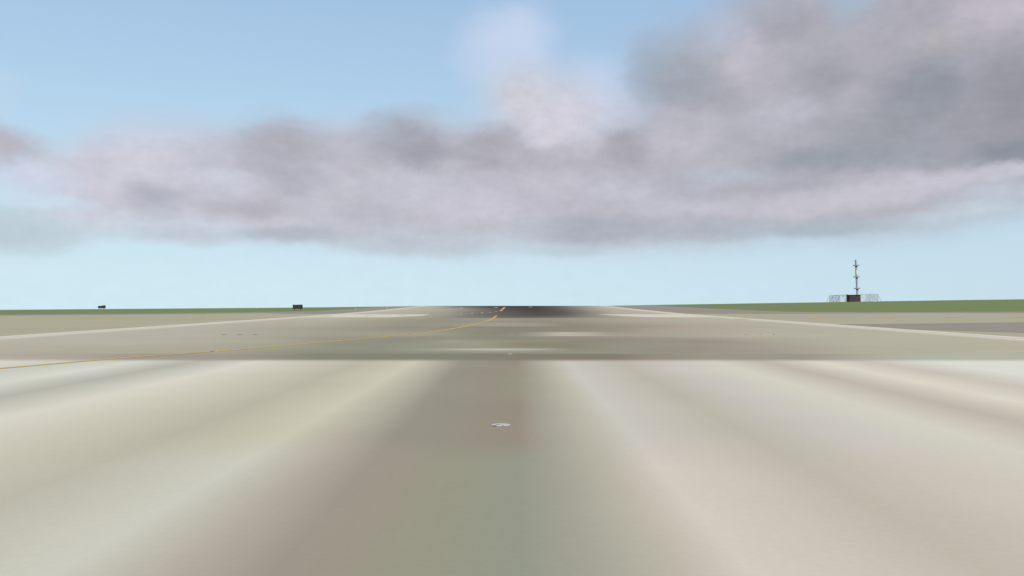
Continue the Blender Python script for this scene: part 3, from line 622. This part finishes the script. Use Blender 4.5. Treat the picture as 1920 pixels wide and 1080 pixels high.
for z in (15.38 - mz, 11.07 - mz, 6.78 - mz):
    x = mpos(z)
    pl = obj('platform', box_bm((x + 0.03, 0, z), (1.9, 1.5, 0.36), 0.03, Matrix.Rotation(rad(-2.5), 3, 'Y')), M_mast2, mast)
    obj('bracket', box_bm((x - 0.02, -0.05, z - 0.38), (0.55, 0.75, 0.46), 0.02), M_brk, pl)
z0, z1 = 11.95 - mz, 13.6 - mz
bm = bmesh.new(); n = 6
for k in range(n):
    z = z0 + (k + 0.5) * (z1 - z0) / n
    add_box(bm, (mpos(z) + (0.05 if k % 2 else -0.03), -0.50, z), (0.62 - 0.08 * (k % 3), 0.06, (z1 - z0) / n - 0.04))
obj('marker_panel', bm, M_cream, mast)

# chain-link enclosure
M_mesh = bpy.data.materials.new('chain_link'); M_mesh.use_nodes = True
nt = M_mesh.node_tree; N, L = nt.nodes, nt.links; b = N['Principled BSDF']
b.inputs['Base Color'].default_value = (0.40, 0.43, 0.47, 1); b.inputs['Roughness'].default_value = 0.6
tcm = N.new('ShaderNodeTexCoord'); spx = N.new('ShaderNodeSeparateXYZ'); L.new(tcm.outputs['UV'], spx.inputs[0])
def fm(op, a, v):
    n = N.new('ShaderNodeMath'); n.operation = op; L.new(a, n.inputs[0])
    if isinstance(v, (int, float)): n.inputs[1].default_value = v
    else: L.new(v, n.inputs[1])
    return n.outputs[0]
u, v_ = spx.outputs[0], spx.outputs[1]
d1 = fm('PINGPONG', fm('ADD', u, v_), 0.06); d2 = fm('PINGPONG', fm('SUBTRACT', u, v_), 0.06)
wire = fm('LESS_THAN', fm('MINIMUM', d1, d2), 0.010)
tr = N.new('ShaderNodeBsdfTransparent'); mxs = N.new('ShaderNodeMixShader')
L.new(wire, mxs.inputs[0]); L.new(tr.outputs[0], mxs.inputs[1]); L.new(b.outputs[0], mxs.inputs[2])
L.new(mxs.outputs[0], N['Material Output'].inputs[0])
M_post = mottled('weathered_fence_post', (0.26, 0.29, 0.31, 1), 0.15, 3, 0.6, 0.3)
M_brace = mottled('dark_brace_steel', (0.05, 0.055, 0.06, 1), 0.2, 3, 0.6, 0.3)
x0, x1, y0, y1 = 118.7, 132.7, 326.0, 336.7
fence = thing('chain_link_fence', 'pale chain link fence with braced posts around the hut and mast', 'fence', (x0, y0, zt(x0, y0)))
bz = zt(x0, y0)
TOP = {('l', 'n'): 4.23, ('r', 'n'): 4.60, ('r', 'f'): 4.58, ('l', 'f'): 4.04}
def ftop(x, y):
    s, t = (x - x0) / (x1 - x0), (y - y0) / (y1 - y0)
    return (1 - s) * ((1 - t) * 4.23 + t * 4.04) + s * ((1 - t) * 4.60 + t * 4.58)
def loc(x, y, z): return Vector((x - x0, y - y0, z - bz))
def fence_run(a, bb, n, out=None, skip=None):
    for i in range(n + 1):
        t = i / n; x, y = a[0] + (bb[0] - a[0]) * t, a[1] + (bb[1] - a[1]) * t
        if i < n:
            t2 = (i + 1) / n; xb, yb = a[0] + (bb[0] - a[0]) * t2, a[1] + (bb[1] - a[1]) * t2
            if skip and skip(x, xb): continue
            g0, g1 = zt(x, y), zt(xb, yb); h0, h1 = ftop(x, y), ftop(xb, yb)
            bm = bmesh.new()
            vs = [bm.verts.new(loc(*p)) for p in ((x, y, g0 + 0.05), (xb, yb, g1 + 0.05), (xb, yb, h1), (x, y, h0))]
            f = bm.faces.new(vs); uv = bm.loops.layers.uv.new()
            ln = math.hypot(xb - x, yb - y)
            for lp, c in zip(f.loops, ((0, 0), (ln, 0), (ln, h1 - g1), (0, h0 - g0))): lp[uv].uv = c
            obj('mesh_panel', bm, M_mesh, fence)
            obj('top_rail', rod_bm(loc(x, y, h0), loc(xb, yb, h1), 0.05, 6), M_post, fence)
        post((x, y), out)
done = set()
def post(p, out):
    k = (round(p[0], 2), round(p[1], 2)); x, y = p
    g0, h0 = zt(x, y), ftop(x, y)
    if k not in done:
        done.add(k)
        pm = obj('post', rod_bm(loc(x, y, g0 - 0.15), loc(x, y, h0 + 0.04), 0.05, 8), M_post, fence)
    if out:
        obj('brace', rod_bm(loc(x, y, h0 - 0.35), loc(x + out[0], y + out[1], g0 - 0.05), 0.042, 6), M_brace, fence)
fence_run((x0, y0), (x0, y1), 3, (-1.35, 0))
fence_run((x1, y0), (x1, y1), 3, (1.35, 0))
fence_run((x0, y1), (x1, y1), 4)
fence_run((x0, y0), (121.0, y0), 1)
fence_run((126.3, y0), (x1, y0), 2)
pz = zt(131.5, 325.0)
pad = thing('concrete_block', 'low white block lying at the foot of the fence right of the hut', 'block', (130.9, 324.9, zt(130.9, 324.9)))
obj('block', box_bm((0, 0, 0.17), (1.4, 0.5, 0.34), 0.03), M_white, pad)
obj('lifting_eye', rod_bm((0.3, 0, 0.33), (0.3, 0, 0.4), 0.03), M_galv, pad)

# ------------------------------------------------------------------ camera
cd = bpy.data.cameras.new('camera'); cd.sensor_width = 36; cd.lens = 31.181; cd.clip_start = 0.05; cd.clip_end = 20000
cam = link(bpy.data.objects.new('camera', cd))
cam.location = (0, 0, 1.486 + R0)
cam.rotation_euler = (rad(90 + 0.9302), 0, rad(0.2756))
scene.camera = cam
scene.view_settings.view_transform = 'Standard'; scene.view_settings.look = 'None'
scene.view_settings.exposure = 0; scene.view_settings.gamma = 1; scene.view_settings.use_curve_mapping = False
scene.cycles.transparent_max_bounces = 16
